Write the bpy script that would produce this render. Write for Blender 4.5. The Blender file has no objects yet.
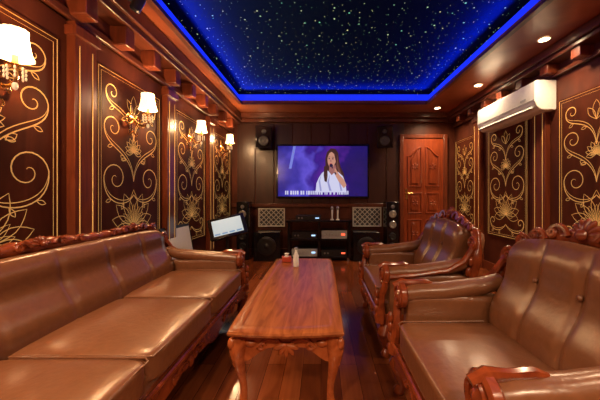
import bpy, math, random
from mathutils import Vector, Matrix
random.seed(4)
S=bpy.context.scene
COL=S.collection
pi=math.pi
# ------------------------------------------------------------ materials
def newmat(name):
    m=bpy.data.materials.new(name); m.use_nodes=True
    nt=m.node_tree; b=nt.nodes['Principled BSDF']; return m,nt,b
def simple(name,col,rough=.5,metal=0,emit=0,ecol=None,bump=0,bscale=40,coat=0,var=.12):
    m,nt,b=newmat(name)
    b.inputs['Roughness'].default_value=rough; b.inputs['Metallic'].default_value=metal
    b.inputs['Coat Weight'].default_value=coat
    b.inputs['Coat Roughness'].default_value=.2
    tc=nt.nodes.new('ShaderNodeTexCoord'); no=nt.nodes.new('ShaderNodeTexNoise'); no.inputs['Scale'].default_value=bscale
    nt.links.new(tc.outputs['Object'],no.inputs['Vector'])
    rp=nt.nodes.new('ShaderNodeValToRGB')
    rp.color_ramp.elements[0].position=.3; rp.color_ramp.elements[1].position=.7
    rp.color_ramp.elements[0].color=[c*(1-var) for c in col]+[1]
    rp.color_ramp.elements[1].color=[min(1,c*(1+var)) for c in col]+[1]
    nt.links.new(no.outputs['Fac'],rp.inputs['Fac']); nt.links.new(rp.outputs['Color'],b.inputs['Base Color'])
    if bump:
        bp=nt.nodes.new('ShaderNodeBump'); bp.inputs['Strength'].default_value=bump; bp.inputs['Distance'].default_value=.01
        nt.links.new(no.outputs['Fac'],bp.inputs['Height']); nt.links.new(bp.outputs['Normal'],b.inputs['Normal'])
    if emit:
        b.inputs['Emission Color'].default_value=list(ecol or col)+[1]; b.inputs['Emission Strength'].default_value=emit
    return m
def wood(name,c1,c2,rough=.3,stretch=(18,1.5,18),coat=.3,spec=.5):
    m,nt,b=newmat(name)
    tc=nt.nodes.new('ShaderNodeTexCoord'); mp=nt.nodes.new('ShaderNodeMapping'); mp.inputs['Scale'].default_value=stretch
    no=nt.nodes.new('ShaderNodeTexNoise'); no.inputs['Scale'].default_value=1.5; no.inputs['Detail'].default_value=6; no.inputs['Distortion'].default_value=1.2
    rp=nt.nodes.new('ShaderNodeValToRGB'); rp.color_ramp.elements[0].position=.3; rp.color_ramp.elements[1].position=.7
    rp.color_ramp.elements[0].color=list(c1)+[1]; rp.color_ramp.elements[1].color=list(c2)+[1]
    nt.links.new(tc.outputs['Object'],mp.inputs['Vector']); nt.links.new(mp.outputs['Vector'],no.inputs['Vector'])
    nt.links.new(no.outputs['Fac'],rp.inputs['Fac']); nt.links.new(rp.outputs['Color'],b.inputs['Base Color'])
    b.inputs['Roughness'].default_value=rough; b.inputs['Coat Weight'].default_value=coat; b.inputs['Coat Roughness'].default_value=.12
    b.inputs['Specular IOR Level'].default_value=spec
    return m
M={}
M['wall']=wood('dark_wall_wood',(.060,.014,.007),(.11,.028,.013),.42,(3,3,1),.0,.3)
M['panel']=wood('panel_wood',(.055,.012,.005),(.10,.024,.010),.5,(5,5,1),.0,.12)
M['backp']=wood('back_panel_wood',(.032,.011,.007),(.055,.018,.011),.35,(5,5,1),.05)
M['pil']=wood('pilaster_wood',(.11,.022,.009),(.21,.048,.018),.3,(14,14,1.5),.2)
M['ceil']=wood('soffit_wood',(.20,.045,.016),(.32,.085,.03),.3,(2,2,2))
M['crown']=wood('crown_wood',(.065,.017,.009),(.13,.033,.015),.3,(10,1,10))
M['frame']=wood('mahogany',(.14,.024,.008),(.30,.058,.016),.2,(9,9,9),.4)
M['table']=wood('table_wood',(.22,.056,.018),(.42,.125,.038),.26,(16,1.6,16),.0,.22)
M['tleg']=wood('table_carved_wood',(.25,.05,.014),(.44,.11,.03),.2,(9,9,9),.4)
M['door']=wood('door_wood',(.20,.032,.010),(.36,.068,.019),.3,(14,14,1.6))
M['leather']=simple('brown_leather',(.19,.069,.029),.28,bump=.14,bscale=38,coat=.35,var=.08)
M['gold']=simple('gold_inlay_glow',(.85,.52,.16),.4,metal=.3,emit=.17,ecol=(1,.60,.18))  # slight emission stands in for light catching the gold lines
M['brass']=simple('brass',(.8,.5,.2),.25,metal=1)
M['black']=simple('black_plastic',(.012,.012,.014),.35)
M['gloss']=simple('gloss_black',(.008,.008,.01),.12)
M['white']=simple('white_plastic',(.8,.8,.78),.35,var=.03)
M['grey']=simple('grey_plastic',(.35,.36,.37),.4)
M['dgrey']=simple('dark_grey_grille',(.08,.08,.085),.4)
M['cone']=simple('speaker_cone',(.30,.28,.25),.4)
M['silver']=simple('silver_metal',(.45,.45,.47),.3,metal=.8)
M['shade']=simple('lamp_shade_fabric',(.9,.7,.42),.8,emit=1.9,ecol=(1,.72,.38))
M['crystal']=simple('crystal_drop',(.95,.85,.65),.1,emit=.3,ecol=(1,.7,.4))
M['blue']=simple('blue_led',(.01,.03,.6),.5,emit=.62,ecol=(.010,.035,1))
M['down']=simple('downlight_lens',(1,.85,.6),.5,emit=12,ecol=(1,.72,.4))
M['lattice']=simple('cream_lattice',(.55,.52,.45),.45)
M['latback']=simple('lattice_backing',(.06,.06,.065),.5)
M['red']=simple('red_card',(.5,.06,.025),.5)
M['paper']=simple('white_tissue',(.85,.85,.83),.8)
M['led']=simple('amp_led',(.2,.5,1),.4,emit=1.2,ecol=(.4,.65,1))
M['ledr']=simple('amp_red_led',(1,.1,.05),.4,emit=1.5,ecol=(1,.12,.05))
def floor_mat():
    m,nt,b=newmat('wood_plank_floor')
    tc=nt.nodes.new('ShaderNodeTexCoord'); mp=nt.nodes.new('ShaderNodeMapping'); mp.inputs['Rotation'].default_value=(0,0,pi/2)
    br=nt.nodes.new('ShaderNodeTexBrick'); br.inputs['Scale'].default_value=1
    br.inputs['Brick Width'].default_value=.9; br.inputs['Row Height'].default_value=.11; br.inputs['Mortar Size'].default_value=.0012
    br.inputs['Color1'].default_value=(.14,.033,.011,1); br.inputs['Color2'].default_value=(.31,.082,.026,1); br.inputs['Mortar'].default_value=(.04,.010,.005,1)
    mp2=nt.nodes.new('ShaderNodeMapping'); mp2.inputs['Scale'].default_value=(25,1.6,1)
    no=nt.nodes.new('ShaderNodeTexNoise'); no.inputs['Scale'].default_value=2; no.inputs['Detail'].default_value=5
    mx=nt.nodes.new('ShaderNodeMixRGB'); mx.blend_type='MULTIPLY'; mx.inputs['Fac'].default_value=.7
    L=nt.links.new
    L(tc.outputs['Object'],mp.inputs['Vector']); L(mp.outputs['Vector'],br.inputs['Vector'])
    L(tc.outputs['Object'],mp2.inputs['Vector']); L(mp2.outputs['Vector'],no.inputs['Vector'])
    rp=nt.nodes.new('ShaderNodeValToRGB'); rp.color_ramp.elements[0].color=(.45,.4,.4,1); rp.color_ramp.elements[1].color=(1.3,1.2,1.1,1)
    L(no.outputs['Fac'],rp.inputs['Fac']); L(br.outputs['Color'],mx.inputs['Color1']); L(rp.outputs['Color'],mx.inputs['Color2'])
    L(mx.outputs['Color'],b.inputs['Base Color']); b.inputs['Roughness'].default_value=.16; b.inputs['Coat Weight'].default_value=.1
    return m
M['floor']=floor_mat()
def star_mat():
    m,nt,b=newmat('star_ceiling'); L=nt.links.new
    tc=nt.nodes.new('ShaderNodeTexCoord')
    b.inputs['Base Color'].default_value=(.006,.015,.034,1); b.inputs['Roughness'].default_value=.9
    b.inputs['Specular IOR Level'].default_value=.0
    prev=None
    for sc,th,off in ((7.5,.060,0),(12,.046,3.3)):
        mp=nt.nodes.new('ShaderNodeMapping'); mp.inputs['Location'].default_value=(off,off*.7,0); L(tc.outputs['Object'],mp.inputs['Vector'])
        vo=nt.nodes.new('ShaderNodeTexVoronoi'); vo.voronoi_dimensions='2D'; vo.inputs['Scale'].default_value=sc; L(mp.outputs['Vector'],vo.inputs['Vector'])
        lt=nt.nodes.new('ShaderNodeMath'); lt.operation='LESS_THAN'; L(vo.outputs['Distance'],lt.inputs[0])
        sp=nt.nodes.new('ShaderNodeSeparateColor'); L(vo.outputs['Color'],sp.inputs['Color'])
        ml=nt.nodes.new('ShaderNodeMath'); ml.operation='MULTIPLY'; ml.inputs[1].default_value=th; L(sp.outputs['Red'],ml.inputs[0]); L(ml.outputs[0],lt.inputs[1])
        mr=nt.nodes.new('ShaderNodeValToRGB'); mr.color_ramp.elements[0].color=(.22,.8,.5,1); mr.color_ramp.elements[1].color=(.9,.85,.4,1)
        L(sp.outputs['Green'],mr.inputs['Fac'])
        mu=nt.nodes.new('ShaderNodeMixRGB'); mu.blend_type='MULTIPLY'; mu.inputs['Fac'].default_value=1; L(mr.outputs['Color'],mu.inputs['Color1']); L(lt.outputs[0],mu.inputs['Color2'])
        if prev is None: prev=mu
        else:
            ad=nt.nodes.new('ShaderNodeMixRGB'); ad.blend_type='ADD'; ad.inputs['Fac'].default_value=1; L(prev.outputs[0],ad.inputs['Color1']); L(mu.outputs[0],ad.inputs['Color2']); prev=ad
    L(prev.outputs[0],b.inputs['Emission Color']); b.inputs['Emission Strength'].default_value=.9
    return m
M['star']=star_mat()
def screen_mat():
    m,nt,b=newmat('tv_picture'); L=nt.links.new
    tc=nt.nodes.new('ShaderNodeTexCoord'); sx=nt.nodes.new('ShaderNodeSeparateXYZ'); L(tc.outputs['Object'],sx.inputs[0])
    mr=nt.nodes.new('ShaderNodeMapRange'); mr.inputs[1].default_value=-.78; mr.inputs[2].default_value=.78; L(sx.outputs[0],mr.inputs[0])
    no=nt.nodes.new('ShaderNodeTexNoise'); no.inputs['Scale'].default_value=3.6; L(tc.outputs['Object'],no.inputs['Vector'])
    ad=nt.nodes.new('ShaderNodeMath'); ad.operation='MULTIPLY_ADD'; ad.inputs[1].default_value=.6; L(no.outputs['Fac'],ad.inputs[0]); L(mr.outputs[0],ad.inputs[2])
    su=nt.nodes.new('ShaderNodeMath'); su.operation='SUBTRACT'; su.inputs[1].default_value=.3; L(ad.outputs[0],su.inputs[0])
    rp=nt.nodes.new('ShaderNodeValToRGB'); cr=rp.color_ramp
    cr.elements[0].color=(.012,.01,.20,1); cr.elements[1].color=(.012,.008,.10,1)
    for p,c in ((.15,(.035,.03,.36,1)),(.3,(.11,.08,.62,1)),(.42,(.035,.012,.24,1)),(.6,(.10,.018,.30,1)),(.75,(.018,.008,.14,1))):
        e=cr.elements.new(p); e.color=c
    L(su.outputs[0],rp.inputs['Fac'])
    b.inputs['Base Color'].default_value=(.01,.01,.01,1); b.inputs['Roughness'].default_value=.2
    L(rp.outputs['Color'],b.inputs['Emission Color']); b.inputs['Emission Strength'].default_value=.8
    return m
M['screen']=screen_mat()
def em(name,c,s=1): 
    return simple(name,(.01,.01,.01),.4,emit=s,ecol=c)
M['p_skin']=em('picture_skin',(.60,.28,.20),.75); M['p_skin2']=em('picture_skin_shade',(.34,.13,.13),.75); M['p_hair']=em('picture_hair',(.05,.017,.018),.8); M['p_hair2']=em('picture_hair_light',(.18,.065,.05),.7)
M['p_white']=em('picture_white',(.66,.66,.90),.75); M['p_fold']=em('picture_fold',(.30,.30,.60),.8); M['p_dark']=em('picture_dark',(.01,.01,.06),.6); M['p_lip']=em('picture_lip',(.45,.05,.06),.8)
M['p_glow']=em('picture_glow',(.16,.2,.7),.8); M['touch']=em('touch_screen',(.6,.66,.66),.7); M['touch2']=em('touch_screen_buttons',(.15,.3,.5),.7)
# ------------------------------------------------------------ mesh builder
class MB:
    def __init__(s): s.v=[];s.f=[];s.m=[];s.mats=[]
    def mi(s,mat):
        if mat not in s.mats: s.mats.append(mat)
        return s.mats.index(mat)
    def add(s,vs,fs,mat,X=None):
        o=len(s.v); k=s.mi(mat)
        for p in vs:
            p=Vector(p); s.v.append(X@p if X else p)
        for f in fs: s.f.append([i+o for i in f]); s.m.append(k)
    def box(s,a,b,mat,X=None):
        x0,y0,z0=a;x1,y1,z1=b
        s.add([(x0,y0,z0),(x1,y0,z0),(x1,y1,z0),(x0,y1,z0),(x0,y0,z1),(x1,y0,z1),(x1,y1,z1),(x0,y1,z1)],
              [(0,3,2,1),(4,5,6,7),(0,1,5,4),(1,2,6,5),(2,3,7,6),(3,0,4,7)],mat,X)
    def cush(s,c,size,mat,k=5,n=10,X=None,fn=None):
        vs=[];fs=[];idx={}
        nn=n if hasattr(n,'__len__') else (n,n,n)
        def g(p):
            key=tuple(round(q,5) for q in p)
            if key in idx: return idx[key]
            w=[math.sin(q*pi/2)*.35+q*.65 for q in p]
            d=sum(abs(q)**k for q in w)**(1/k)
            q=Vector(w)/d
            q=Vector((q.x*size[0]/2,q.y*size[1]/2,q.z*size[2]/2))
            if fn: q=fn(q,size)
            idx[key]=len(vs); vs.append(q+Vector(c)); return idx[key]
        for ax in range(3):
            a1,a2=(ax+1)%3,(ax+2)%3
            for sg in (-1,1):
                for i in range(nn[a1]):
                    for j in range(nn[a2]):
                        qs=[]
                        for (a,b) in ((i,j),(i+1,j),(i+1,j+1),(i,j+1)):
                            p=[0,0,0]; p[ax]=sg; p[a1]=-1+2*a/nn[a1]; p[a2]=-1+2*b/nn[a2]; qs.append(g(p))
                        if sg<0: qs.reverse()
                        fs.append(qs)
        s.add(vs,fs,mat,X)
    def tube(s,pts,r,mat,sides=8,closed=False,X=None,flat=1,up=None):
        pts=[Vector(p) for p in pts]; n=len(pts)
        if not hasattr(r,'__len__'): r=[r]*n
        vs=[];fs=[]; prev=None
        for i,p in enumerate(pts):
            if closed: t=pts[(i+1)%n]-pts[i-1]
            else: t=pts[min(i+1,n-1)]-pts[max(i-1,0)]
            if t.length<1e-9: t=Vector((0,0,1))
            t.normalize()
            if up is not None: a=Vector(up)
            else: a=prev if prev is not None else (Vector((0,1,0)) if abs(t.y)<.9 else Vector((1,0,0)))
            a=a-t*a.dot(t)
            if a.length<1e-6: a=t.orthogonal()
            a.normalize(); prev=a; b=t.cross(a)
            for k in range(sides):
                th=2*pi*k/sides
                vs.append(p+a*math.cos(th)*r[i]*flat+b*math.sin(th)*r[i])
        m=n if closed else n-1
        for i in range(m):
            for k in range(sides):
                a0=i*sides+k;a1=i*sides+(k+1)%sides;b0=((i+1)%n)*sides+k;b1=((i+1)%n)*sides+(k+1)%sides
                fs.append((a0,a1,b1,b0))
        if not closed:
            fs.append(tuple(reversed(range(sides)))); fs.append(tuple(range((n-1)*sides,n*sides)))
        s.add(vs,fs,mat,X)
    def lathe(s,prof,mat,c=(0,0,0),seg=20,X=None,wob=0,wn=8,cap=True):
        vs=[];fs=[];n=len(prof)
        for (r,z) in prof:
            for k in range(seg):
                th=2*pi*k/seg; rr=r*(1+wob*math.cos(wn*th))
                vs.append((c[0]+rr*math.cos(th),c[1]+rr*math.sin(th),c[2]+z))
        for i in range(n-1):
            for k in range(seg):
                fs.append((i*seg+k,i*seg+(k+1)%seg,(i+1)*seg+(k+1)%seg,(i+1)*seg+k))
        if cap and prof[0][0]>1e-4: fs.append(tuple(reversed(range(seg))))
        if cap and prof[-1][0]>1e-4: fs.append(tuple(range((n-1)*seg,n*seg)))
        s.add(vs,fs,mat,X)
    def ell(s,c,r,mat,X=None,u=10,w=7,R=None):
        vs=[];fs=[]
        for i in range(w+1):
            ph=pi*i/w
            for k in range(u):
                th=2*pi*k/u
                q=Vector((r[0]*math.sin(ph)*math.cos(th),r[1]*math.sin(ph)*math.sin(th),-r[2]*math.cos(ph)))
                if R: q=R@q
                vs.append(q+Vector(c))
        for i in range(w):
            for k in range(u): fs.append((i*u+k,i*u+(k+1)%u,(i+1)*u+(k+1)%u,(i+1)*u+k))
        s.add(vs,fs,mat,X)
    def poly(s,pts,y0,y1,mat,X=None):
        n=len(pts); vs=[(p[0],y0,p[1]) for p in pts]+[(p[0],y1,p[1]) for p in pts]
        fs=[tuple(range(n)),tuple(reversed(range(n,2*n)))]+[(i,i+n,(i+1)%n+n,(i+1)%n) for i in range(n)]
        s.add(vs,fs,mat,X)
    def obj(s,name,parent=None,bevel=0,seg=2,ang=40,loc=None,**props):
        me=bpy.data.meshes.new(name); me.from_pydata([tuple(v) for v in s.v],[],s.f)
        for m in s.mats: me.materials.append(m)
        me.polygons.foreach_set('material_index',s.m)
        me.validate(); me.update()
        import bmesh
        bm=bmesh.new(); bm.from_mesh(me); bmesh.ops.recalc_face_normals(bm,faces=bm.faces); bm.to_mesh(me); bm.free()
        me.shade_smooth(); me.set_sharp_from_angle(angle=math.radians(ang))
        o=bpy.data.objects.new(name,me); COL.objects.link(o)
        if parent: o.parent=parent
        if loc: o.location=loc
        if bevel:
            b=o.modifiers.new('bevel','BEVEL'); b.width=bevel; b.segments=seg; b.limit_method='ANGLE'; b.angle_limit=math.radians(35)
        for k,v in props.items(): o[k]=v
        return o
def empty(name,loc,rz=0,**p):
    e=bpy.data.objects.new(name,None); e.empty_display_size=.1; COL.objects.link(e); e.location=loc; e.rotation_euler=(0,0,rz)
    for k,v in p.items(): e[k]=v
    return e
def copy_thing(root,loc,rz=None,**p):
    r=root.copy(); COL.objects.link(r); r.location=loc
    if rz is not None: r.rotation_euler=(0,0,rz)
    def rec(a,b):
        for c in list(a.children):
            d=c.copy(); COL.objects.link(d); d.parent=b; rec(c,d)
    rec(root,r)
    for k,v in p.items(): r[k]=v
    return r
def spiral(cx,cz,r0,turns,a0,d,n=28,r1=.12):
    out=[]
    for i in range(n+1):
        t=i/n; r=r0*(1-t*(1-r1)); a=a0+d*turns*2*pi*t
        out.append((cx+r*math.cos(a),cz+r*math.sin(a)))
    return out
def bez(a,b,c,d,n=14):
    o=[]
    for i in range(n+1):
        t=i/n;u=1-t
        o.append(tuple(u**3*a[k]+3*u*u*t*b[k]+3*u*t*t*c[k]+t**3*d[k] for k in range(len(a))))
    return o
# ------------------------------------------------------------ room
XL,XR,YB,YF,ZC=-1.56,2.35,5.07,-1.2,2.45
TX0,TX1,TY0,TY1,ZT=-1.22,1.62,-.8,4.42,2.64
def struct(b,name,**k): return b.obj(name,kind='structure',**k)
b=MB(); b.box((XL-.1,YF-.1,-.06),(XR+.1,YB+.1,0),M['floor']); struct(b,'floor')
b=MB(); b.box((XL-.1,YF,0),(XL,YB,ZT+.1),M['wall']); struct(b,'wall_left')
b=MB(); b.box((XR,YF,0),(XR+.1,YB,ZT+.1),M['wall']); struct(b,'wall_right')
b=MB(); b.box((XL-.1,YB,0),(XR+.1,YB+.1,ZT+.1),M['wall']); struct(b,'wall_back')
b=MB(); b.box((XL-.1,YF-.1,0),(XR+.1,YF,ZT+.1),M['wall']); struct(b,'wall_front')
b=MB()
b.box((XL,YF,ZC),(TX0,YB,ZC+.04),M['ceil']); b.box((TX1,YF,ZC),(XR,YB,ZC+.04),M['ceil'])
b.box((TX0,TY1,ZC),(TX1,YB,ZC+.04),M['ceil']); b.box((TX0,YF,ZC),(TX1,TY0,ZC+.04),M['ceil'])
E=.10
b.box((TX0-E-.04,TY0-E,ZC+.04),(TX0-E,TY1+E,ZT),M['star']); b.box((TX1+E,TY0-E,ZC+.04),(TX1+E+.04,TY1+E,ZT),M['star'])
b.box((TX0-E,TY1+E,ZC+.04),(TX1+E,TY1+E+.04,ZT),M['star']); b.box((TX0-E,TY0-E-.04,ZC+.04),(TX1+E,TY0-E,ZT),M['star'])
b.box((TX0-E-.04,TY0-E-.04,ZT),(TX1+E+.04,TY1+E+.04,ZT+.04),M['star'])
struct(b,'ceiling')
b=MB(); z0,z1=2.50,2.60
e=.06
b.box((TX0-e,TY0-e,z0),(TX0-e+.012,TY1+e,z1),M['blue']); b.box((TX1+e-.012,TY0-e,z0),(TX1+e,TY1+e,z1),M['blue'])
b.box((TX0-e,TY1+e-.012,z0),(TX1+e,TY1+e,z1),M['blue']); b.box((TX0-e,TY0-e,z0),(TX1+e,TY0-e+.012,z1),M['blue'])
b.obj('led_strip_light',label='glowing blue LED strip lining the starry ceiling recess',category='strip light')
b=MB()
for (a,c) in (((TX0-.03,TY0,ZC-.02),(TX0+.02,TY1,ZC)),((TX1-.02,TY0,ZC-.02),(TX1+.03,TY1,ZC)),((TX0,TY1-.02,ZC-.02),(TX1,TY1+.03,ZC))):
    b.box(a,c,M['crown'])
struct(b,'trim_1')
def crown(name,sgn,x,zs):
    b=MB()
    for (za,zb,pr) in zs:
        b.box((min(x,x+sgn*pr),YF,za),(max(x,x+sgn*pr),YB,zb),M['crown'])
    y=.35
    while y<5:
        b.box((min(x,x+sgn*.15),y-.05,zs[0][0]+.02),(max(x,x+sgn*.15),y+.05,zs[1][0]),M['pil'])
        y+=.36
    return struct(b,name,bevel=.008)
crown('trim_2',1,XL,((2.12,2.17,.05),(2.28,2.33,.17),(2.33,2.45,.2),(2.12,2.3,.03)))
crown('trim_3',-1,XR,((2.22,2.26,.05),(2.33,2.37,.17),(2.37,2.45,.2),(2.22,2.35,.03)))
b=MB(); b.box((XL+.2,YB-.16,2.37),(XR-.2,YB,2.45),M['crown']); b.box((XL+.05,YB-.08,2.31),(XR-.05,YB,2.37),M['crown']); struct(b,'trim_4',bevel=.008)
b=MB(); b.box((XL,YF,0),(XL+.02,YB,.12),M['pil']); struct(b,'baseboard_left',bevel=.004)
b=MB(); b.box((XR-.02,YF,0),(XR,YB,.12),M['pil']); struct(b,'baseboard_right',bevel=.004)
b=MB(); b.box((XL+.02,YB-.02,0),(1.22,YB,.12),M['pil']); struct(b,'baseboard_back',bevel=.004)
b=MB()
x=XL+.1; 
while x<1.15:
    b.box((x,YB-.018,.9),(x+.31,YB,2.30),M['backp']); x+=.325
b.box((XL,YB-.035,.84),(1.22,YB,.90),M['crown'])
struct(b,'trim_5',bevel=.005)
tn=6
def pilaster(xw,sgn,y,w,zt):
    global tn
    b=MB(); p=.055
    f=lambda pr:(min(xw,xw+sgn*pr),max(xw,xw+sgn*pr))
    a,c=f(p); b.box((a,y-w/2,0.12),(c,y+w/2,zt),M['pil'])
    a,c=f(p+.02); b.box((a,y-w/2-.015,zt-.09),(c,y+w/2+.015,zt-.03),M['pil']); b.box((a,y-w/2-.015,0.0),(c,y+w/2+.015,.2),M['pil'])
    for dy in (-w*.3,w*.3):
        a,c=f(p+.004); b.box((a,y+dy-.003,.3),(c,y+dy+.003,zt-.14),M['gold'])
    struct(b,'trim_%d'%tn,bevel=.003); tn+=1
for y in (.80,1.86,2.93,4.01): pilaster(XL,1,y,.17,2.12)
for y in (1.86,3.06,4.28): pilaster(XR,-1,y,.18,2.22)
# ------------------------------------------------------------ decorative panels
def scroll_panel(w,h):
    root=empty('decorative_wall_panel',(0,0,0))
    b=MB(); b.box((-w/2,-.012,0),(w/2,0,h),M['panel'])
    b.obj('panel_board',root,bevel=.003)
    b=MB()
    for ins,r in ((.02,.0038),(.045,.002)):
        b.tube([(-w/2+ins,-.013,ins),(w/2-ins,-.013,ins),(w/2-ins,-.013,h-ins),(-w/2+ins,-.013,h-ins)],r,M['gold'],4,True,flat=.5)
    b.obj('border_inlay',root)
    b=MB(); hw=w/2-.065; hh=h-.14
    k=hw/hh
    def T(pts,r=.0034,taper=True):
        n=len(pts)
        rr=[r*(.4+.8*math.sin(pi*min(1,(i/(n-1))*.8+.15))) for i in range(n)] if taper else r
        for s in (1,-1):
            b.tube([(s*p[0]*hw,-.0122,.07+p[1]*hh) for p in pts],rr,M['gold'],4,up=(0,1,0),flat=.35)
    def leaf(cx,cz,L,wd,a,r=.0024):
        pts=[]
        for i in range(15):
            t=i/14; s_=t*2 if t<.5 else 2-2*t
            off=wd*math.sin(pi*s_**1.2)*(1 if t<.5 else -1)
            x=L*s_*math.cos(a)-off*math.sin(a); z=L*s_*math.sin(a)+off*math.cos(a)
            pts.append((cx+x,cz+z*k))
        T(pts,r,False)
    def scroll(p0,p1,p2,p3,r,turns,d):
        st=bez(p0,p1,p2,p3,16)
        tx,tz=p3[0]-p2[0],(p3[1]-p2[1])/k; L=math.hypot(tx,tz); tx/=L;tz/=L
        cx,cz=p3[0]-d*tz*r,p3[1]/k+d*tx*r
        a0=math.atan2(p3[1]/k-cz,p3[0]-cx)
        sp=[(x,z*k) for x,z in spiral(cx,cz,r,turns,a0,d,26,.1)]
        T(st+sp[1:]); 
        n=len(st); q=[]
        for i in range(n):
            a_=st[max(i-1,0)];b_=st[min(i+1,n-1)]
            dx,dz=(b_[0]-a_[0]),(b_[1]-a_[1])/k; Ln=math.hypot(dx,dz) or 1
            o=.08*math.sin(pi*i/(n-1)); q.append((st[i][0]-dz/Ln*o*d,st[i][1]+dx/Ln*o*k*d))
        T(q,.0022)
        for f in (5,10):
            a_=st[f-1];b_=st[f+1]; an=math.atan2((b_[1]-a_[1])/k,b_[0]-a_[0])
            leaf(st[f][0],st[f][1],.17,.035,an-d*.9)
    def lotus(cz,sc):
        for a,L in ((pi/2,1),(pi/2-.42,.97),(pi/2-.86,.92),(pi/2-1.3,.86),(pi/2-1.72,.8)):
            leaf(0,cz,L*sc,.17*sc,a); leaf(0,cz,L*sc*.6,.08*sc,a,.0017)
    lotus(.17,.88)
    scroll((0,.08),(.3,-.01),(.95,-.01),(.98,.10),.18,1.0,1)
    scroll((.0,.36),(.25,.27),(1.04,.30),(.98,.46),.36,1.3,1)
    scroll((.0,.44),(.1,.64),(1.02,.60),(.97,.74),.27,1.25,1)
    lotus(.62,.36)
    scroll((.0,.68),(.1,.90),(.95,.80),(.92,.93),.20,1.1,1)
    leaf(0,.84,.5,.10,pi/2); leaf(0,.84,.42,.08,pi/2-.6)
    leaf(.3,.56,.2,.05,.6)
    b.obj('gold_scrollwork',root,label='gold curling floral scroll inlay')
    return root
lab='dark mahogany wall panel with gold floral scrollwork and gold border'
base=scroll_panel(.80,1.48)
base['label']=lab; base['category']='wall panel'; base['group']='scrollwork wall panels'
base.location=(XL+.001,1.32,.5); base.rotation_euler=(0,0,pi/2)
for y in (2.395,3.47): copy_thing(base,(XL+.001,y,.5),pi/2)
o=copy_thing(base,(XL+.001,4.54,.5),pi/2)
for y in (2.46,3.67): copy_thing(base,(XR-.001,y,.5),-pi/2)
o=copy_thing(base,(XR-.001,4.72,.5),-pi/2); o.scale=(.8,1,1)
def lattice(w,h,loc,rz,label):
    root=empty('lattice_grille',loc,rz,label=label,category='grille',group='wainscot lattice grilles')
    b=MB(); t=.02
    b.box((-w/2,-.01,0),(w/2,0,h),M['latback']); b.obj('backing_board',root)
    b=MB()
    for a,c in (((-w/2,-.03,0),(w/2,-.01,t)),((-w/2,-.03,h-t),(w/2,-.01,h)),((-w/2,-.03,t),(-w/2+t,-.01,h-t)),((w/2-t,-.03,t),(w/2,-.01,h-t))): b.box(a,c,M['lattice'])
    b.obj('grille_frame',root)
    b=MB(); st=.085
    x=-w/2-h
    while x<w/2:
        for sgn in (1,-1):
            x0=x
            t0=max(0,(-w/2+.01-x0)/h); t1=min(1,(w/2-.01-x0)/h)
            if t1-t0>.05:
                za,zb=(t0*h,t1*h) if sgn>0 else (h-t0*h,h-t1*h)
                b.tube([(x0+t0*h,-.018,za),(x0+t1*h,-.018,zb)],.006,M['lattice'],4)
        x+=st
    b.obj('lattice_strips',root)
lattice(.46,.32,(-.86,YB-.001,.50),0,'cream diagonal lattice grille low on the wall behind the speakers')
lattice(.50,.34,(.80,YB-.001,.50),0,'cream diagonal lattice grille low on the wall behind the speakers')
# ------------------------------------------------------------ door
b=MB(); dx0,dx1,dh=1.43,2.12,2.03
b.box((dx0,YB-.045,0.01),(dx1,YB,dh),M['door']); 
cx=(dx0+dx1)/2
for (a,c,z0,z1,arch) in ((dx0+.08,cx-.04,.14,.62,0),(cx+.04,dx1-.08,.14,.62,0),(dx0+.08,cx-.04,.74,1.08,0),(cx+.04,dx1-.08,.74,1.08,0),(dx0+.08,cx-.04,1.20,1.88,1),(cx+.04,dx1-.08,1.20,1.88,1)):
    def rect(i):
        A,C,Z0,Z1=a+i,c-i,z0+i,z1-i
        if arch:
            mir = (a>cx)
            pts=[(A,Z0),(C,Z0)]
            n=8
            for j in range(n+1):
                t=j/n; x=C+(A-C)*t; u=(t if not mir else 1-t)
                pts.append((x,Z1-.16*(1-math.cos(pi*(u))) /2))
            return pts
        return [(A,Z0),(C,Z0),(C,Z1),(A,Z1)]
    b.tube([(p[0],YB-.05,p[1]) for p in rect(0)],.016,M['door'],6,True)
    b.poly(rect(.05),YB-.07,YB-.045,M['door'])
    mx_,mz=(a+c)/2,(z0+z1)/2
    for q in range(6):
        R=Matrix.Rotation(q*pi/3,3,'Y'); v=R@Vector((0,0,.035)); b.ell((mx_+v.x,YB-.07,mz+v.z),(.014,.012,.03),M['door'],R=R,u=8,w=5)
d=struct(b,'door_1',bevel=.006)
b=MB(); b.box((dx0+.03,YB-.055,.98),(dx0+.065,YB-.045,1.16),M['brass']); b.tube([(dx0+.048,YB-.05,1.08),(dx0+.048,YB-.10,1.08),(dx0+.15,YB-.10,1.08)],.009,M['brass'],8); b.obj('door_handle',d,label='brass lever handle')
b=MB()
b.box((dx0-.07,YB-.06,0),(dx0,YB,dh+.07),M['pil']); b.box((dx1,YB-.06,0),(dx1+.07,YB,dh+.07),M['pil']); b.box((dx0,YB-.06,dh),(dx1,YB,dh+.07),M['pil'])
struct(b,'trim_%d'%tn,bevel=.01); tn+=1
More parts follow.
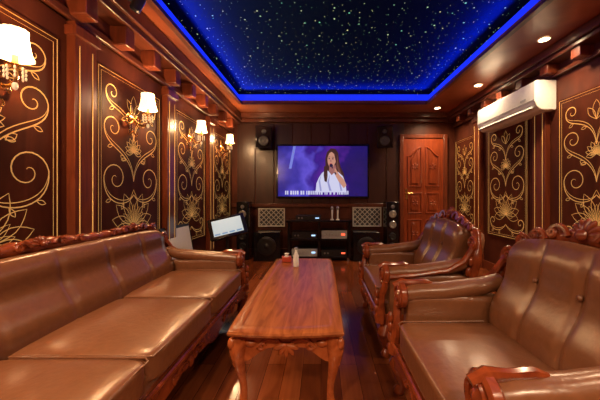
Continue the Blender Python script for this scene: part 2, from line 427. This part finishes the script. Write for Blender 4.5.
# ------------------------------------------------------------ TV
tv=empty('television',(.03,YB-.02,1.46),0,label='large black flat television showing a singer on stage',category='television')
b=MB(); b.box((-.80,-.05,-.465),(.80,-.005,.465),M['gloss']); b.obj('television_housing',tv,bevel=.006)
b=MB(); W,H=1.54,.865
def Q(pts,mat,lay): b.add([((u-.5)*W,-.052-.0012*lay,(v-.5)*H) for u,v in pts],[tuple(range(len(pts)))],mat)
def EL(cu,cv,ru,rv,mat,lay,n=22,rot=0):
    Q([(cu+(ru*math.cos(2*pi*i/n)*math.cos(rot)-rv*math.sin(2*pi*i/n)*math.sin(rot)*H/W),cv+(rv*math.sin(2*pi*i/n)*math.cos(rot)+ru*math.cos(2*pi*i/n)*math.sin(rot)*W/H)) for i in range(n)],mat,lay)
Q([(0,0),(1,0),(1,1),(0,1)],M['screen'],0)
Q([(.12,.55),(.15,.55),(.20,1),(.17,1)],M['p_glow'],1)
Q([(.545,.30),(.515,.45),(.530,.60),(.528,.75),(.548,.88),(.590,.955),(.640,.945),(.672,.87),(.682,.72),(.700,.58),(.735,.46),(.745,.33),(.715,.24),(.68,.30)],M['p_hair'],2)
Q([(.64,.90),(.665,.80),(.675,.62),(.71,.45),(.70,.33),(.685,.42),(.655,.60),(.645,.78)],M['p_hair2'],3)
Q([(.42,.08),(.43,.26),(.46,.38),(.49,.46),(.535,.53),(.565,.50),(.60,.42),(.645,.50),(.675,.48),(.725,.40),(.755,.26),(.765,.08)],M['p_white'],4)
Q([(.49,.46),(.47,.32),(.49,.10),(.47,.10),(.455,.30)],M['p_fold'],5); Q([(.58,.44),(.57,.28),(.60,.10),(.575,.10),(.55,.28)],M['p_fold'],5); Q([(.72,.39),(.70,.26),(.72,.10),(.70,.10),(.68,.28)],M['p_fold'],5)
Q([(.575,.60),(.570,.50),(.60,.42),(.645,.50),(.645,.62)],M['p_skin2'],5)
Q([(.515,.60),(.51,.42),(.52,.30),(.545,.28),(.555,.42),(.55,.60)],M['p_hair'],6)
Q([(.553,.72),(.556,.82),(.585,.89),(.625,.88),(.647,.80),(.645,.68),(.622,.60),(.595,.575),(.570,.60),(.557,.66)],M['p_skin'],6)
Q([(.556,.78),(.552,.87),(.592,.935),(.642,.91),(.662,.80),(.655,.62),(.642,.72),(.628,.84),(.600,.885),(.575,.86)],M['p_hair'],7)
EL(.573,.75,.010,.011,M['p_dark'],7); EL(.612,.745,.011,.011,M['p_dark'],7)
Q([(.558,.785),(.585,.79),(.583,.78),(.560,.775)],M['p_hair'],8); Q([(.600,.785),(.628,.78),(.626,.77),(.601,.775)],M['p_hair'],8)
Q([(.590,.745),(.582,.69),(.599,.69)],M['p_skin2'],7); EL(.590,.640,.016,.016,M['p_lip'],7)
Q([(.735,.34),(.765,.22),(.735,.16),(.675,.30),(.625,.47),(.650,.53),(.690,.42)],M['p_skin'],9)
EL(.628,.525,.024,.05,M['p_skin'],10,rot=.3)
for i in range(4): EL(.612+.003*i,.485+.025*i,.019-.002*abs(i-1),.012,M['p_skin2'],11)
EL(.640,.575,.010,.03,M['p_skin2'],11,rot=.5)
Q([(.590,.60),(.604,.61),(.655,.44),(.640,.43)],M['p_dark'],10); EL(.594,.612,.020,.032,M['p_dark'],12)
u=.08
while u<.80:
    w=random.choice((.014,.02,.012)); 
    Q([(u,.035),(u+w,.035),(u+w,.11),(u,.11)],M['p_white'],13); u+=w+random.choice((.008,.008,.022))
b.obj('television_screen',tv,label='lit screen showing a singer in a white top holding a microphone')
# ------------------------------------------------------------ speakers
def box_speaker(name,w,d_,h,loc,rz,drivers,label,cat,group,tilt=0):
    root=empty(name,loc,rz,label=label,category=cat,group=group)
    if tilt: root.rotation_euler=(tilt,0,rz)
    b=MB(); b.box((-w/2,-d_/2,0),(w/2,d_/2,h),M['gloss']); b.obj('speaker_cabinet',root,bevel=.01)
    for (z,r,mt) in drivers:
        X=Matrix.Translation((0,-d_/2-.001,z))@Matrix.Rotation(pi/2,4,'X')
        rm=M['black'] if mt in (M['black'],M['dgrey']) else M['silver']
        b=MB(); b.lathe([(r,0),(r,.012),(r*.9,.016),(r*.88,.012)],rm,seg=24,X=X,cap=False); b.lathe([(r*.9,.012),(r*.75,.02),(r*.35,.004),(r*.3,.012),(0,.02)],mt,seg=24,X=X)
        b.obj('speaker_driver',root)
    return root
for x in (-1.27,1.16):
    box_speaker('floor_speaker',.2,.26,.94,(x,4.82,0),0,((.86,.03,M['silver']),(.74,.06,M['cone']),(.57,.06,M['cone']),(.38,.06,M['black']),(.22,.06,M['black'])),'tall glossy black floor-standing speaker with pale cones','speaker','floor speakers')
for x in (-.86,.72):
    box_speaker('subwoofer',.42,.36,.46,(x,4.76,0),0,((.24,.15,M['black']),),'black cube subwoofer standing beside the media rack','speaker','subwoofers')
for x,r in ((-.98,.3),(1.09,-.3)):
    s=box_speaker('wall_speaker',.26,.2,.36,(x,4.90,1.84),r,((.12,.085,M['dgrey']),(.27,.04,M['dgrey'])),'small black speaker on a bracket high on the dark wall','speaker','wall speakers',tilt=.12)
    b=MB(); b.box((-.03,.1,.14),(.03,.16,.2),M['black']); b.obj('wall_bracket',s)
# ------------------------------------------------------------ media rack
rk=empty('media_rack',(-.03,4.78,0),0,label='black open media rack with glass shelves',category='media cabinet')
b=MB()
for x in (-.5,-.02,.46): b.box((x,-.2,.05),(x+.04,.2,.62),M['gloss'])
for z in (.05,.33): b.box((-.46,-.2,z),(.46,.2,z+.03),M['gloss'])
b.obj('rack_frame',rk,bevel=.004)
b=MB(); b.box((-.52,-.22,.62),(.52,.2,.65),M['gloss']); b.obj('rack_top',rk,bevel=.005)
for x in (-.46,.46):
    for y in (-.16,.16):
        b=MB(); b.lathe([(.02,0),(.025,.05)],M['silver'],c=(x,y,0),seg=12); b.obj('foot',rk)
def amp(x,z,w,h,knobs,label,led):
    root=empty('amplifier',(x,4.74,z),0,label=label,category='amplifier',group='stacked audio equipment')
    b=MB(); b.box((-w/2,-.15,.0),(w/2,.15,h),M['black']); b.obj('housing',root,bevel=.004)
    b=MB(); b.box((-w/2,-.158,0),(w/2,-.15,h),M['grey'] if knobs>3 else M['black']); b.obj('face_plate',root)
    for i in range(knobs):
        b=MB(); b.lathe([(.014,0),(.012,.015),(0,.016)],M['silver'],seg=12,X=Matrix.Translation((-w/2+.05+i*.05,-.158,h/2))@Matrix.Rotation(pi/2,4,'X')); b.obj('knob',root)
    b=MB(); b.box((w/2-.09,-.161,h*.4),(w/2-.03,-.158,h*.62),led); b.obj('display',root)
amp(-.26,.08,.4,.12,4,'black amplifier with silver face and knobs on the rack shelf',M['led'])
amp(.21,.08,.4,.10,2,'low black amplifier with red display on the rack shelf',M['ledr'])
amp(-.26,.36,.4,.10,2,'slim black player with glowing blue display',M['led'])
amp(.21,.36,.4,.13,5,'silver-faced mixer amplifier with row of knobs',M['ledr'])
amp(-.2,.65,.4,.07,2,'slim black receiver on top of the rack',M['led'])
for i,x in enumerate((.18,.27)):
    root=empty('microphone',(x,4.7,.65),0,label='wireless microphone standing upright on the black rack',category='microphone',group='microphones on the rack')
    b=MB(); b.lathe([(.03,0),(.03,.01),(.012,.014),(.016,.16)],M['white'],seg=12); b.obj('microphone_body',root)
    b=MB(); b.ell((0,0,.185),(.026,.026,.03),M['silver']); b.obj('microphone_head',root)
# ------------------------------------------------------------ karaoke kiosk
kk=empty('touch_screen_kiosk',(-1.16,3.60,0),.35,label='touch screen song selector on a black floor stand',category='monitor')
b=MB(); b.lathe([(.17,0),(.17,.015),(.03,.03)],M['black'],seg=24); b.tube([(0,0,.02),(0,0,.5),(0,-.02,.58)],.02,M['black'],10); b.obj('stand',kk)
X=Matrix.Translation((0,-.03,.66))@Matrix.Rotation(math.radians(-12),4,'Y')@Matrix.Rotation(math.radians(-38),4,'X')
b=MB(); b.box((-.22,-.015,-.15),(.22,.02,.15),M['gloss'],X); b.obj('monitor_case',kk,bevel=.008)
b=MB(); b.box((-.175,-.018,-.11),(.175,-.0151,.11),M['touch'],X)
for i in range(4): b.box((-.165+i*.086,-.020,-.10),(-.10+i*.086,-.0181,-.08),M['touch2'],X)
b.obj('touch_screen',kk)
lb=empty('white_display_board',(-1.40,3.06,0),0,label='white framed board leaning low against the panelled wall',category='board')
X=Matrix.Rotation(math.radians(-10),4,'Y')
b=MB(); b.box((-.02,-.30,.32),(.0,.30,.74),M['black'],X); b.obj('board_frame',lb,bevel=.005)
b=MB(); b.box((.0005,-.27,.35),(.003,.27,.71),M['white'],X); b.obj('board_face',lb)
for y in (-.24,.24):
    b=MB(); b.box((-.02,y-.012,.0),(.0,y+.012,.33),M['black'],X); b.obj('board_leg',lb)
# ------------------------------------------------------------ air conditioner
ac=empty('air_conditioner',(XR-.001,3.42,1.90),-pi/2,label='white split air conditioner mounted high on the wall',category='air conditioner')
w=1.06
prof=[(0,.30),(-.195,.30),(-.215,.288),(-.218,.10),(-.205,.05),(-.17,.012),(-.13,.0),(0,.0)]
b=MB(); n=len(prof)
vs=[(-w/2,p[0],p[1]) for p in prof]+[(w/2,p[0],p[1]) for p in prof]
b.add(vs,[tuple(range(n)),tuple(reversed(range(n,2*n)))]+[(i,i+n,(i+1)%n+n,(i+1)%n) for i in range(n)],M['white']); b.obj('housing',ac,bevel=.006)
b=MB(); X=Matrix.Translation((0,-.200,.045))@Matrix.Rotation(math.radians(-35),4,'X')
b.box((-w/2+.04,-.008,-.032),(w/2-.04,.004,.032),M['grey'],X); b.obj('air_vent',ac)
b=MB(); X=Matrix.Translation((0,-.210,.036))@Matrix.Rotation(math.radians(-50),4,'X'); b.box((-w/2+.06,-.004,-.018),(w/2-.06,.0,.006),M['white'],X); b.obj('louver',ac)
b=MB(); b.box((-w/2+.005,-.221,.102),(w/2-.005,-.214,.107),M['grey']); b.obj('panel_seam',ac)
b=MB(); b.box((.32,-.221,.13),(.40,-.216,.15),M['grey']); b.obj('display',ac)
# ------------------------------------------------------------ sconces
def sconce():
    root=empty('wall_sconce',(0,0,0))
    b=MB(); X=Matrix.Translation((0,-.002,0))@Matrix.Rotation(pi/2,4,'X')
    b.lathe([(.05,0),(.05,.01),(.035,.02),(.02,.03),(.0,.04)],M['brass'],seg=20,X=X)
    b.ell((0,-.008,.08),(.02,.008,.06),M['brass']); b.ell((0,-.008,-.10),(.024,.008,.08),M['brass'])
    b.obj('back_plate',root)
    b=MB()
    b.tube(bez((0,-.03,0),(0,-.10,-.11),(0,-.21,-.09),(0,-.17,.03),16),.010,M['brass'],8)
    for s in (1,-1):
        b.tube([(s*x,-.03,z) for x,z in bez((0,-.02),(.11,-.13),(.14,.0),(.07,.03),10)]+[(s*x,-.03,z) for x,z in spiral(.06,.015,.026,1.2,.6,1,14)],.007,M['brass'],6)
        b.tube([(s*x,-.03,z) for x,z in bez((0,-.12),(.05,-.20),(.09,-.16),(.06,-.12),10)],.006,M['brass'],6)
        b.ell((s*.10,-.03,-.05),(.014,.008,.03),M['brass'],u=8,w=5)
    b.lathe([(.0,0),(.04,.01),(.045,.02),(.015,.03),(.014,.075)],M['brass'],c=(0,-.17,.02),seg=16)
    b.obj('scroll_arm',root)
    b=MB(); b.lathe([(.080,0),(.069,.025),(.060,.07),(.054,.12),(.056,.155),(.054,.155),(.052,.12),(.058,.07),(.067,.025),(.078,0)],M['shade'],c=(0,-.17,.08),seg=48,wob=.04,wn=12,cap=False); b.obj('lamp_shade',root,label='glowing cream pleated bell shade')
    b=MB()
    for k in range(8):
        a=2*pi*k/8
        for j in range(3): b.ell((.042*math.cos(a),-.17+.042*math.sin(a),.02-.022*j),(.006,.006,.011),M['crystal'],u=6,w=4)
    b.ell((0,-.17,-.07),(.014,.014,.025),M['crystal'],u=8,w=5); b.obj('crystal_drops',root)
    return root
def light(kind,loc,energy,col,size=.05,rot=None,**k):
    l=bpy.data.lights.new('light',kind); l.energy=energy; l.color=col
    if kind in('POINT','SPOT'): l.shadow_soft_size=size
    for a,v in k.items(): setattr(l,a,v)
    o=bpy.data.objects.new(kind.lower()+'_light',l); COL.objects.link(o); o.location=loc
    if rot: o.rotation_euler=rot
    return o
WARM=(1,.60,.29)
sc=sconce(); sc.location=(XL+.014,1.33,1.61); sc.rotation_euler=(0,0,pi/2); sc.scale=(.84,.84,.84)
sc['label']='brass scroll wall sconce with glowing cream shade'; sc['category']='wall lamp'; sc['group']='wall sconces'
for y,z in ((1.33,1.61),(2.35,1.67),(3.40,1.72),(4.46,1.78)):
    if y>1.5: copy_thing(sc,(XL+.014,y,z))
    light('POINT',(XL+.20,y,z+.13),30,WARM,.045)
def spotcan(loc):
    r=empty('spotlight',loc,0,label='small black adjustable spotlight under the cornice',category='spotlight',group='cornice spotlights')
    b=MB(); b.lathe([(.03,0),(.03,.02),(.01,.022),(.01,.05)],M['black'],c=(0,0,-.05),seg=14); b.obj('spotlight_mount',r)
    b=MB(); b.lathe([(.025,0),(.035,.01),(.035,.1),(.02,.11)],M['black'],seg=16,X=Matrix.Translation((0.02,0,-.13))@Matrix.Rotation(.5,4,'Y')); b.obj('spotlight_head',r)
for y in (2.0,): spotcan((XL+.25,y,ZC))
def downlight(x,y,e=22):
    r=empty('recessed_downlight',(x,y,ZC),0,label='round recessed downlight glowing warm in the wooden soffit',category='downlight',group='soffit downlights')
    b=MB(); b.lathe([(.055,-.001),(.055,-.008),(.042,-.008),(.042,-.001)],M['white'],seg=24,cap=False); b.obj('trim_ring',r)
    b=MB(); b.lathe([(.042,-.006),(.042,-.003)],M['down'],seg=24); b.obj('lens',r)
    light('SPOT',(x,y,ZC-.03),e,(1,.70,.42),.06,(0,0,0),spot_size=math.radians(150),spot_blend=.8)
for (x,y) in ((1.87,4.66),(2.0,3.69),(2.0,2.6),(2.0,1.4),(2.0,.2)): downlight(x,y,52)
for (x,y) in ((-1.3,.3),(-.8,-1.0),(.3,-1.0),(1.4,-1.0)): downlight(x,y,125)  # added downlights out of view around the camera, warm fill for the seats
for (loc,sy,rot) in (((TX0,1.8,2.53),5.1,(0,math.radians(-122),0)),((TX1,1.8,2.53),5.1,(0,math.radians(122),0))):
    l=bpy.data.lights.new('led','AREA'); l.shape='RECTANGLE'; l.size=.05; l.size_y=sy; l.energy=32; l.color=(.007,.045,1); l.spread=math.radians(85)
    o=bpy.data.objects.new('led_area_light',l); COL.objects.link(o); o.location=loc; o.rotation_euler=rot
l=bpy.data.lights.new('led','AREA'); l.shape='RECTANGLE'; l.size=2.7; l.size_y=.05; l.energy=18; l.color=(.007,.045,1); l.spread=math.radians(85)
o=bpy.data.objects.new('led_area_light',l); COL.objects.link(o); o.location=(.2,TY1,2.53); o.rotation_euler=(math.radians(-122),0,0)
# ------------------------------------------------------------ seating
def seat(name,W,D,n,loc,rz,**props):
    root=empty(name,loc,rz,**props)
    yf,yb=-D/2,D/2; aw=.14; F=M['frame']; L=M['leather']
    iw=W-2*aw
    dz=-.045 if n>1 else .01
    da=-.035 if n>1 else .0
    b=MB()
    pts=[(-W/2+.03,.28),(-W/2+.03,.16)]
    m=16*n
    for i in range(m+1):
        t=i/m; x=(-W/2+.05)+(W-.1)*t
        pts.append((x,.185-.03*math.cos(2*pi*t*n)*1-.01*math.cos(6*pi*t*n)))
    pts+=[(W/2-.03,.16),(W/2-.03,.28)]
    b.poly(pts,yf,yf+.035,F)
    b.box((-W/2+.02,yf+.035,.17),(-W/2+.05,yb-.03,.28),F); b.box((W/2-.05,yf+.035,.17),(W/2-.02,yb-.03,.28),F)
    b.box((-W/2+.03,yb-.06,.15),(W/2-.03,yb-.03,.3),F)
    b.tube([(-W/2+.02,yf-.004,.275),(W/2-.02,yf-.004,.275)],.012,F,8)
    for k in range(n):
        cx=-iw/2+iw*(k+.5)/n
        for s in (1,-1):
            b.tube([(cx+s*x,yf-.004,z) for x,z in bez((0,.2),(.06,.26),(.12,.25),(.16,.2),10)]+[(cx+s*x,yf-.004,z) for x,z in spiral(.145,.215,.022,1.2,-.8,1,14)],.007,F,6)
            b.ell((cx+s*.05,yf-.004,.215),(.035,.01,.014),F)
        b.ell((cx,yf-.006,.215),(.022,.014,.03),F)
    b.obj('seat_frame',root,label='carved mahogany seat rail')
    for sx in (-1,1):
        for sy in (-1,1):
            b=MB(); x=sx*(W/2-.06); y=yf+.05 if sy<0 else yb-.08
            P=[(x,y,.2),(x+sx*.018,y-.018*(sy<0),.15),(x+sx*.012,y-.01,.09),(x,y,.05),(x+sx*.012,y-.012,.018),(x+sx*.018,y-.018,0.0)]
            b.tube(P,[.045,.05,.032,.022,.03,.026],F,10); b.obj('leg',root)
    b=MB(); b.cush((0,0,.30),(W-.06,D-.05,.10),L,k=9,n=10); b.obj('upholstered_base',root)
    cw=iw/n
    Xb=Matrix.Translation((0,yb-.20,.36))@Matrix.Rotation(math.radians(-13),4,'X')
    cd_=D-.17
    for k in range(n):
        cx=-iw/2+cw*(k+.5)
        b=MB()
        def puff(q,s):
            e=(1-(2*q.x/s[0])**2)*(1-(2*q.y/s[1])**2)
            if q.z>0: q.z+=.016*max(0,e)
            return q
        b.cush((cx,yf+cd_/2-.005,.358),(cw,cd_,.13),L,k=10,n=18,fn=puff)
        x0,x1=cx-cw/2+.006,cx+cw/2-.006; y0,y1=yf+.0,yf+cd_-.08
        b.tube([(x0,y1,.422),(x0,y0+.02,.418),(x0+.01,y0+.004,.411),(x1-.01,y0+.004,.411),(x1,y0+.02,.418),(x1,y1,.422)],.004,L,6)
        b.obj('seat_cushion',root)
    b=MB()
    nb=3 if n==1 else 6
    gd=.020 if n==1 else .010
    def chan(q,s):
        u=q.x/s[0]; v=q.z/s[2]
        e=max(0,1-(2*v)**6)
        if q.y<0:
            g=0
            for j in range(1,nb):
                d_=(q.x-(-s[0]/2+s[0]*j/nb)); g=max(g,math.exp(-(d_/.018)**2))
            q.y+=gd*g*e*(.5+.5*max(0,.5+v))
            q.y-=.045*math.exp(-((v+.20)/.25)**2)+.018*math.exp(-((v-.32)/.14)**2)
        else: q.y*=.5
        if n==1 and q.z>0: q.z+=.035*math.cos(pi*u)*(2*v)
        return q
    bh=.50+dz
    b.cush((0,.05,-.025+bh/2),(iw,.13,bh),L,k=9,n=(54*n if n>1 else 72,8,26),X=Xb,fn=chan)
    if n==1:
        for j in range(1,nb):
            b.ell((-iw/2+iw*j/nb,-.022,.32+dz),(.012,.007,.012),L,X=Xb)
    b.obj('backrest',root)
    X=Xb
    b=MB(); b.cush((0,.10,.20+dz/2),(W-.09,.05,.56+dz),L,k=9,n=8,X=X); b.obj('back_shell',root)
    b=MB()
    def top(u):
        h=.485+dz
        if n>1: h+=.012+.012*abs(math.cos(pi*u*n/2))**2
        else: h+=.045*math.cos(pi*u*.9)+.015*math.exp(-(u/.40)**2)
        h-=(.13 if n>1 else .16)*max(0,(abs(u)-.80)/.20)**2
        return h
    N=30*n if n>1 else 44
    hwid=W/2-.03
    pts=[];rr=[]
    br_=.030 if n>1 else .035
    for i in range(N+1):
        u=-1+2*i/N
        pts.append((u*hwid,.075,top(u))); rr.append(br_+.004*math.cos(i*1.57)+.008*math.exp(-(u/.2)**2))
    lo=[(-hwid-.005,.08,.05),( -hwid-.01,.075,.16),(-hwid-.004,.08,.27)]
    ro=[(-p[0],p[1],p[2]) for p in reversed(lo)]
    b.tube(lo+pts+ro,[.026,.026,.028]+rr+[.028,.026,.026],F,10,X=X,flat=.9)
    cents=[0] if n==1 else [-.66,0,.66]
    g_=1 if n==1 else .66
    for c0 in cents:
        cx=c0*hwid; zt=top(c0)
        for a in (-75,-50,-25,0,25,50,75):
            R=Matrix.Rotation(math.radians(a),3,'Y'); v=R@Vector((0,0,.044*g_))
            b.ell((cx+v.x,.045,zt+v.z-.005),(.014*g_,.013,.032*g_),F,X=X,R=R)
        b.ell((cx,.03,zt),(.024*g_,.018,.024*g_),F,X=X)
        for s in (1,-1):
            for q0,sz in ((.06,.9),(.17,.85),(.27,.7)) if n==1 else ((.06,.9),(.19,.75)):
                sz*=g_
                b.tube([(cx+s*(q0+x*sz),.035,top((cx+s*q0)/hwid)+z*sz) for x,z in bez((0,-.01),(.03,.045),(.08,.05),(.115,.0),10)]+[(cx+s*(q0+x*sz),.035,top((cx+s*q0)/hwid)+z*sz) for x,z in spiral(.092,.0,.024,1.3,0,-1,16)],.009*sz+.004,F,7,X=X)
                b.ell((cx+s*(q0+.05),.035,top((cx+s*q0)/hwid)+.024*g_),(.03*g_,.012,.012*g_),F,X=X,R=Matrix.Rotation(s*-.4,3,'Y'))
    for s in (1,-1):
        b.tube([(s*(hwid-.03+x),.04,.385+dz+z) for x,z in spiral(0,0,.05,1.6,-pi/2,1,26)],.013,F,7,X=X)
        for j in range(4): b.ell((s*(hwid+.0),.045,.07+j*.07),(.018,.02,.032),F,X=X)
    b.obj('crest_rail',root,label='carved mahogany crest with scrolls and leaves')
    for s in (-1,1):
        ax=s*(W/2-aw/2)
        b=MB()
        b.cush((ax,-.02,.40+da),(aw-.045,D-.16,.26),L,k=9,n=8)
        path=[(ax,yf+.045,.53+da),(ax,yf+.12,.54+da),(ax,yf+.26,.545+da),(ax,yb-.22,.575+da),(ax,yb-.12,.60+da)]
        b.tube(path,[.045,.050,.050,.045,.040],L,16,up=(0,0,1))
        b.obj('arm_pad',root)
        b=MB()
        Xr=Matrix.Translation((ax,yf+.05,.53+da))@Matrix.Rotation(pi/2,4,'X')
        b.lathe([(.060,-.01),(.070,.0),(.070,.022),(.057,.03),(.052,.024),(.030,.026),(.016,.04),(0,.046)],F,seg=26,X=Xr)
        b.tube([(ax+s*x,yf+.02,.53+da+z) for x,z in spiral(0,0,.060,1.7,-pi/2,-1,34)],.009,F,7)
        b.tube([(ax+s*.05,yf+.035,.50+da),(ax+s*.035,yf+.03,.45+da),(ax+s*.01,yf+.02,.40),(ax,yf+.015,.34),(ax+s*.012,yf+.01,.29),(ax+s*.02,yf+.005,.22)],[.024,.028,.03,.034,.04,.042],F,10,flat=.8)
        for j in range(4): b.ell((ax+s*.01,yf-.015,.25+j*.052),(.020,.016,.030),F)
        b.tube([(ax+s*.044,yf+.04,.52+da),(ax+s*.052,yf+.22,.535+da),(ax+s*.05,yb-.25,.565+da),(ax+s*.04,yb-.14,.62+da),(ax+s*.03,yb-.07,.72+da)],[.018,.014,.015,.020,.020],F,8)
        b.tube([(ax,yf+.0,.575+da),(ax,yf+.04,.594+da),(ax,yf+.10,.592+da),(ax,yf+.16,.596+da),(ax,yf+.20,.588+da)],[.016,.020,.015,.017,.008],F,8)
        b.obj('arm_scroll',root,label='carved mahogany volute at the arm')
    return root
seat('sofa',2.26,.80,3,(-1.06,1.46,0),pi/2,label='long brown leather three-seat sofa with carved mahogany frame against the wall',category='sofa')
c1=seat('armchair',.92,.68,1,(.72,1.13,0),-pi/2,label='brown leather armchair with carved mahogany crest beside the near table end',category='armchair',group='carved leather armchairs')
c2=copy_thing(c1,(.72,2.30,0)); c2['label']='brown leather armchair with carved crest, standing closer to the door'
# ------------------------------------------------------------ coffee table
tb=empty('coffee_table',(-.16,2.02,0),0,label='long carved reddish wood coffee table with polished top and cabriole legs',category='coffee table')
w,l=.52,1.46
def outline(sc_=0):
    pts=[]; hw_,hl=w/2-sc_,l/2-sc_
    N=14
    for i in range(N): 
        t=i/N; x=-hw_+2*hw_*t; pts.append((x*.98,-hl-.022*math.sin(pi*t)))
    for i in range(N):
        t=i/N; pts.append((hw_+.004*math.sin(pi*t),-hl+2*hl*t))
    for i in range(N):
        t=i/N; x=hw_-2*hw_*t; pts.append((x*.98,hl+.022*math.sin(pi*t)))
    for i in range(N):
        t=i/N; pts.append((-hw_-.004*math.sin(pi*t),hl-2*hl*t))
    return pts
b=MB()
rings=[(.035,.412),(.012,.415),(.0,.422),(-.004,.433),(.0,.443),(.010,.448),(.05,.450),(.055,.448),(.06,.448)]
vs=[];fs=[]
for (i_,z) in rings:
    vs+= [(x,y,z) for x,y in outline(i_)]
n=len(outline())
for r in range(len(rings)-1):
    for k in range(n): fs.append((r*n+k,r*n+(k+1)%n,(r+1)*n+(k+1)%n,(r+1)*n+k))
fs.append(tuple(reversed(range(n)))); fs.append(tuple(range((len(rings)-1)*n,len(rings)*n)))
b.add(vs,fs,M['table']); b.obj('table_top',tb,ang=35)
b=MB()
def apron(L_,X,nh):
    pts=[(-L_/2,.418),(-L_/2,.29)]
    m=20*nh
    for i in range(m+1):
        t=i/m; pts.append((-L_/2+L_*t,.325-.030*math.cos(2*pi*t*nh)-.014*math.cos(4*pi*t*nh)))
    pts+=[(L_/2,.29),(L_/2,.418)]
    b.poly(pts,-.012,.012,M['tleg'],X)
    for k in range(nh):
        cx=-L_/2+L_*(k+.5)/nh
        for a in (-70,-35,0,35,70):
            R=Matrix.Rotation(math.radians(180+a),3,'Y'); v=R@Vector((0,0,.028)); b.ell((cx+v.x,-.020,.365+v.z),(.013,.014,.034),M['tleg'],X=X,R=R)
        for s in (1,-1):
            b.tube([(cx+s*x,-.016,z) for x,z in bez((.02,.36),(.06,.41),(.10,.39),(.13,.35),10)]+[(cx+s*x,-.016,z) for x,z in spiral(.112,.358,.020,1.2,-.3,-1,14)],.009,M['tleg'],6,X=X)
            b.ell((cx+s*.165,-.014,.365),(.028,.012,.016),M['tleg'],X=X)
apron(w-.12,Matrix.Translation((0,-l/2+.06,0)),1); apron(w-.12,Matrix.Translation((0,l/2-.06,0))@Matrix.Rotation(pi,4,'Z'),1)
apron(l-.18,Matrix.Translation((w/2-.04,0,0))@Matrix.Rotation(pi/2,4,'Z'),3); apron(l-.18,Matrix.Translation((-w/2+.04,0,0))@Matrix.Rotation(-pi/2,4,'Z'),3)
b.obj('carved_apron',tb)
for sx in (-1,1):
    for sy in (-1,1):
        b=MB(); x=sx*(w/2-.055); y=sy*(l/2-.08)
        P=bez((x,y,.415),(x+sx*.07,y+sy*.07,.30),(x-sx*.06,y-sy*.06,.13),(x+sx*.035,y+sy*.035,.0),18)
        R_=[.036,.040,.042,.042,.040,.036,.032,.028,.025,.022,.019,.018,.017,.017,.019,.022,.027,.031,.026]
        b.tube(P,R_,M['tleg'],12)
        for j in range(3): b.ell((x+sx*(.042-.008*j),y+sy*(.042-.008*j),.37-.045*j),(.022,.022,.03),M['tleg'])
        b.tube([(x+sx*(.03+q[0]),y+sy*(.03+q[0]),q[1]) for q in spiral(.02,.02,.02,1.2,pi,1,14)],.009,M['tleg'],7)
        b.obj('leg',tb)
b0=empty('bottle',(-.21,2.44,.45),0,label='small clear and white bottle standing on the coffee table',category='bottle')
b=MB(); b.lathe([(.021,0),(.024,.01),(.024,.09),(.011,.12),(.011,.14)],M['white'],seg=18); b.obj('bottle_body',b0)
b=MB(); b.lathe([(.013,.14),(.013,.158),(0,.159)],M['grey'],seg=14); b.obj('bottle_cap',b0)
t0=empty('tissue_box',(-.31,2.62,.45),.2,label='red tissue box with white tissue on the coffee table',category='tissue box')
b=MB(); b.box((-.04,-.04,0),(.04,.04,.045),M['red']); b.obj('box_body',t0,bevel=.004)
b=MB(); b.lathe([(.020,.0),(.008,.012),(.02,.028),(.0,.032)],M['paper'],c=(0,0,.045),seg=12,wob=.3,wn=4); b.obj('tissue',t0)
# ------------------------------------------------------------ world, camera
w=bpy.data.worlds.new('World'); S.world=w; w.use_nodes=True; w.node_tree.nodes['Background'].inputs[0].default_value=(.02,.015,.02,1)
cd=bpy.data.cameras.new('Camera'); cd.sensor_width=36; cd.lens=290/600*36; cd.shift_x=-21/600; cd.shift_y=-5/600; cd.clip_start=.02
cam=bpy.data.objects.new('Camera',cd); COL.objects.link(cam); cam.location=(0,0,1.05); cam.rotation_euler=(pi/2,0,0)
S.camera=cam
S.view_settings.view_transform='Standard'
S.view_settings.exposure=.3
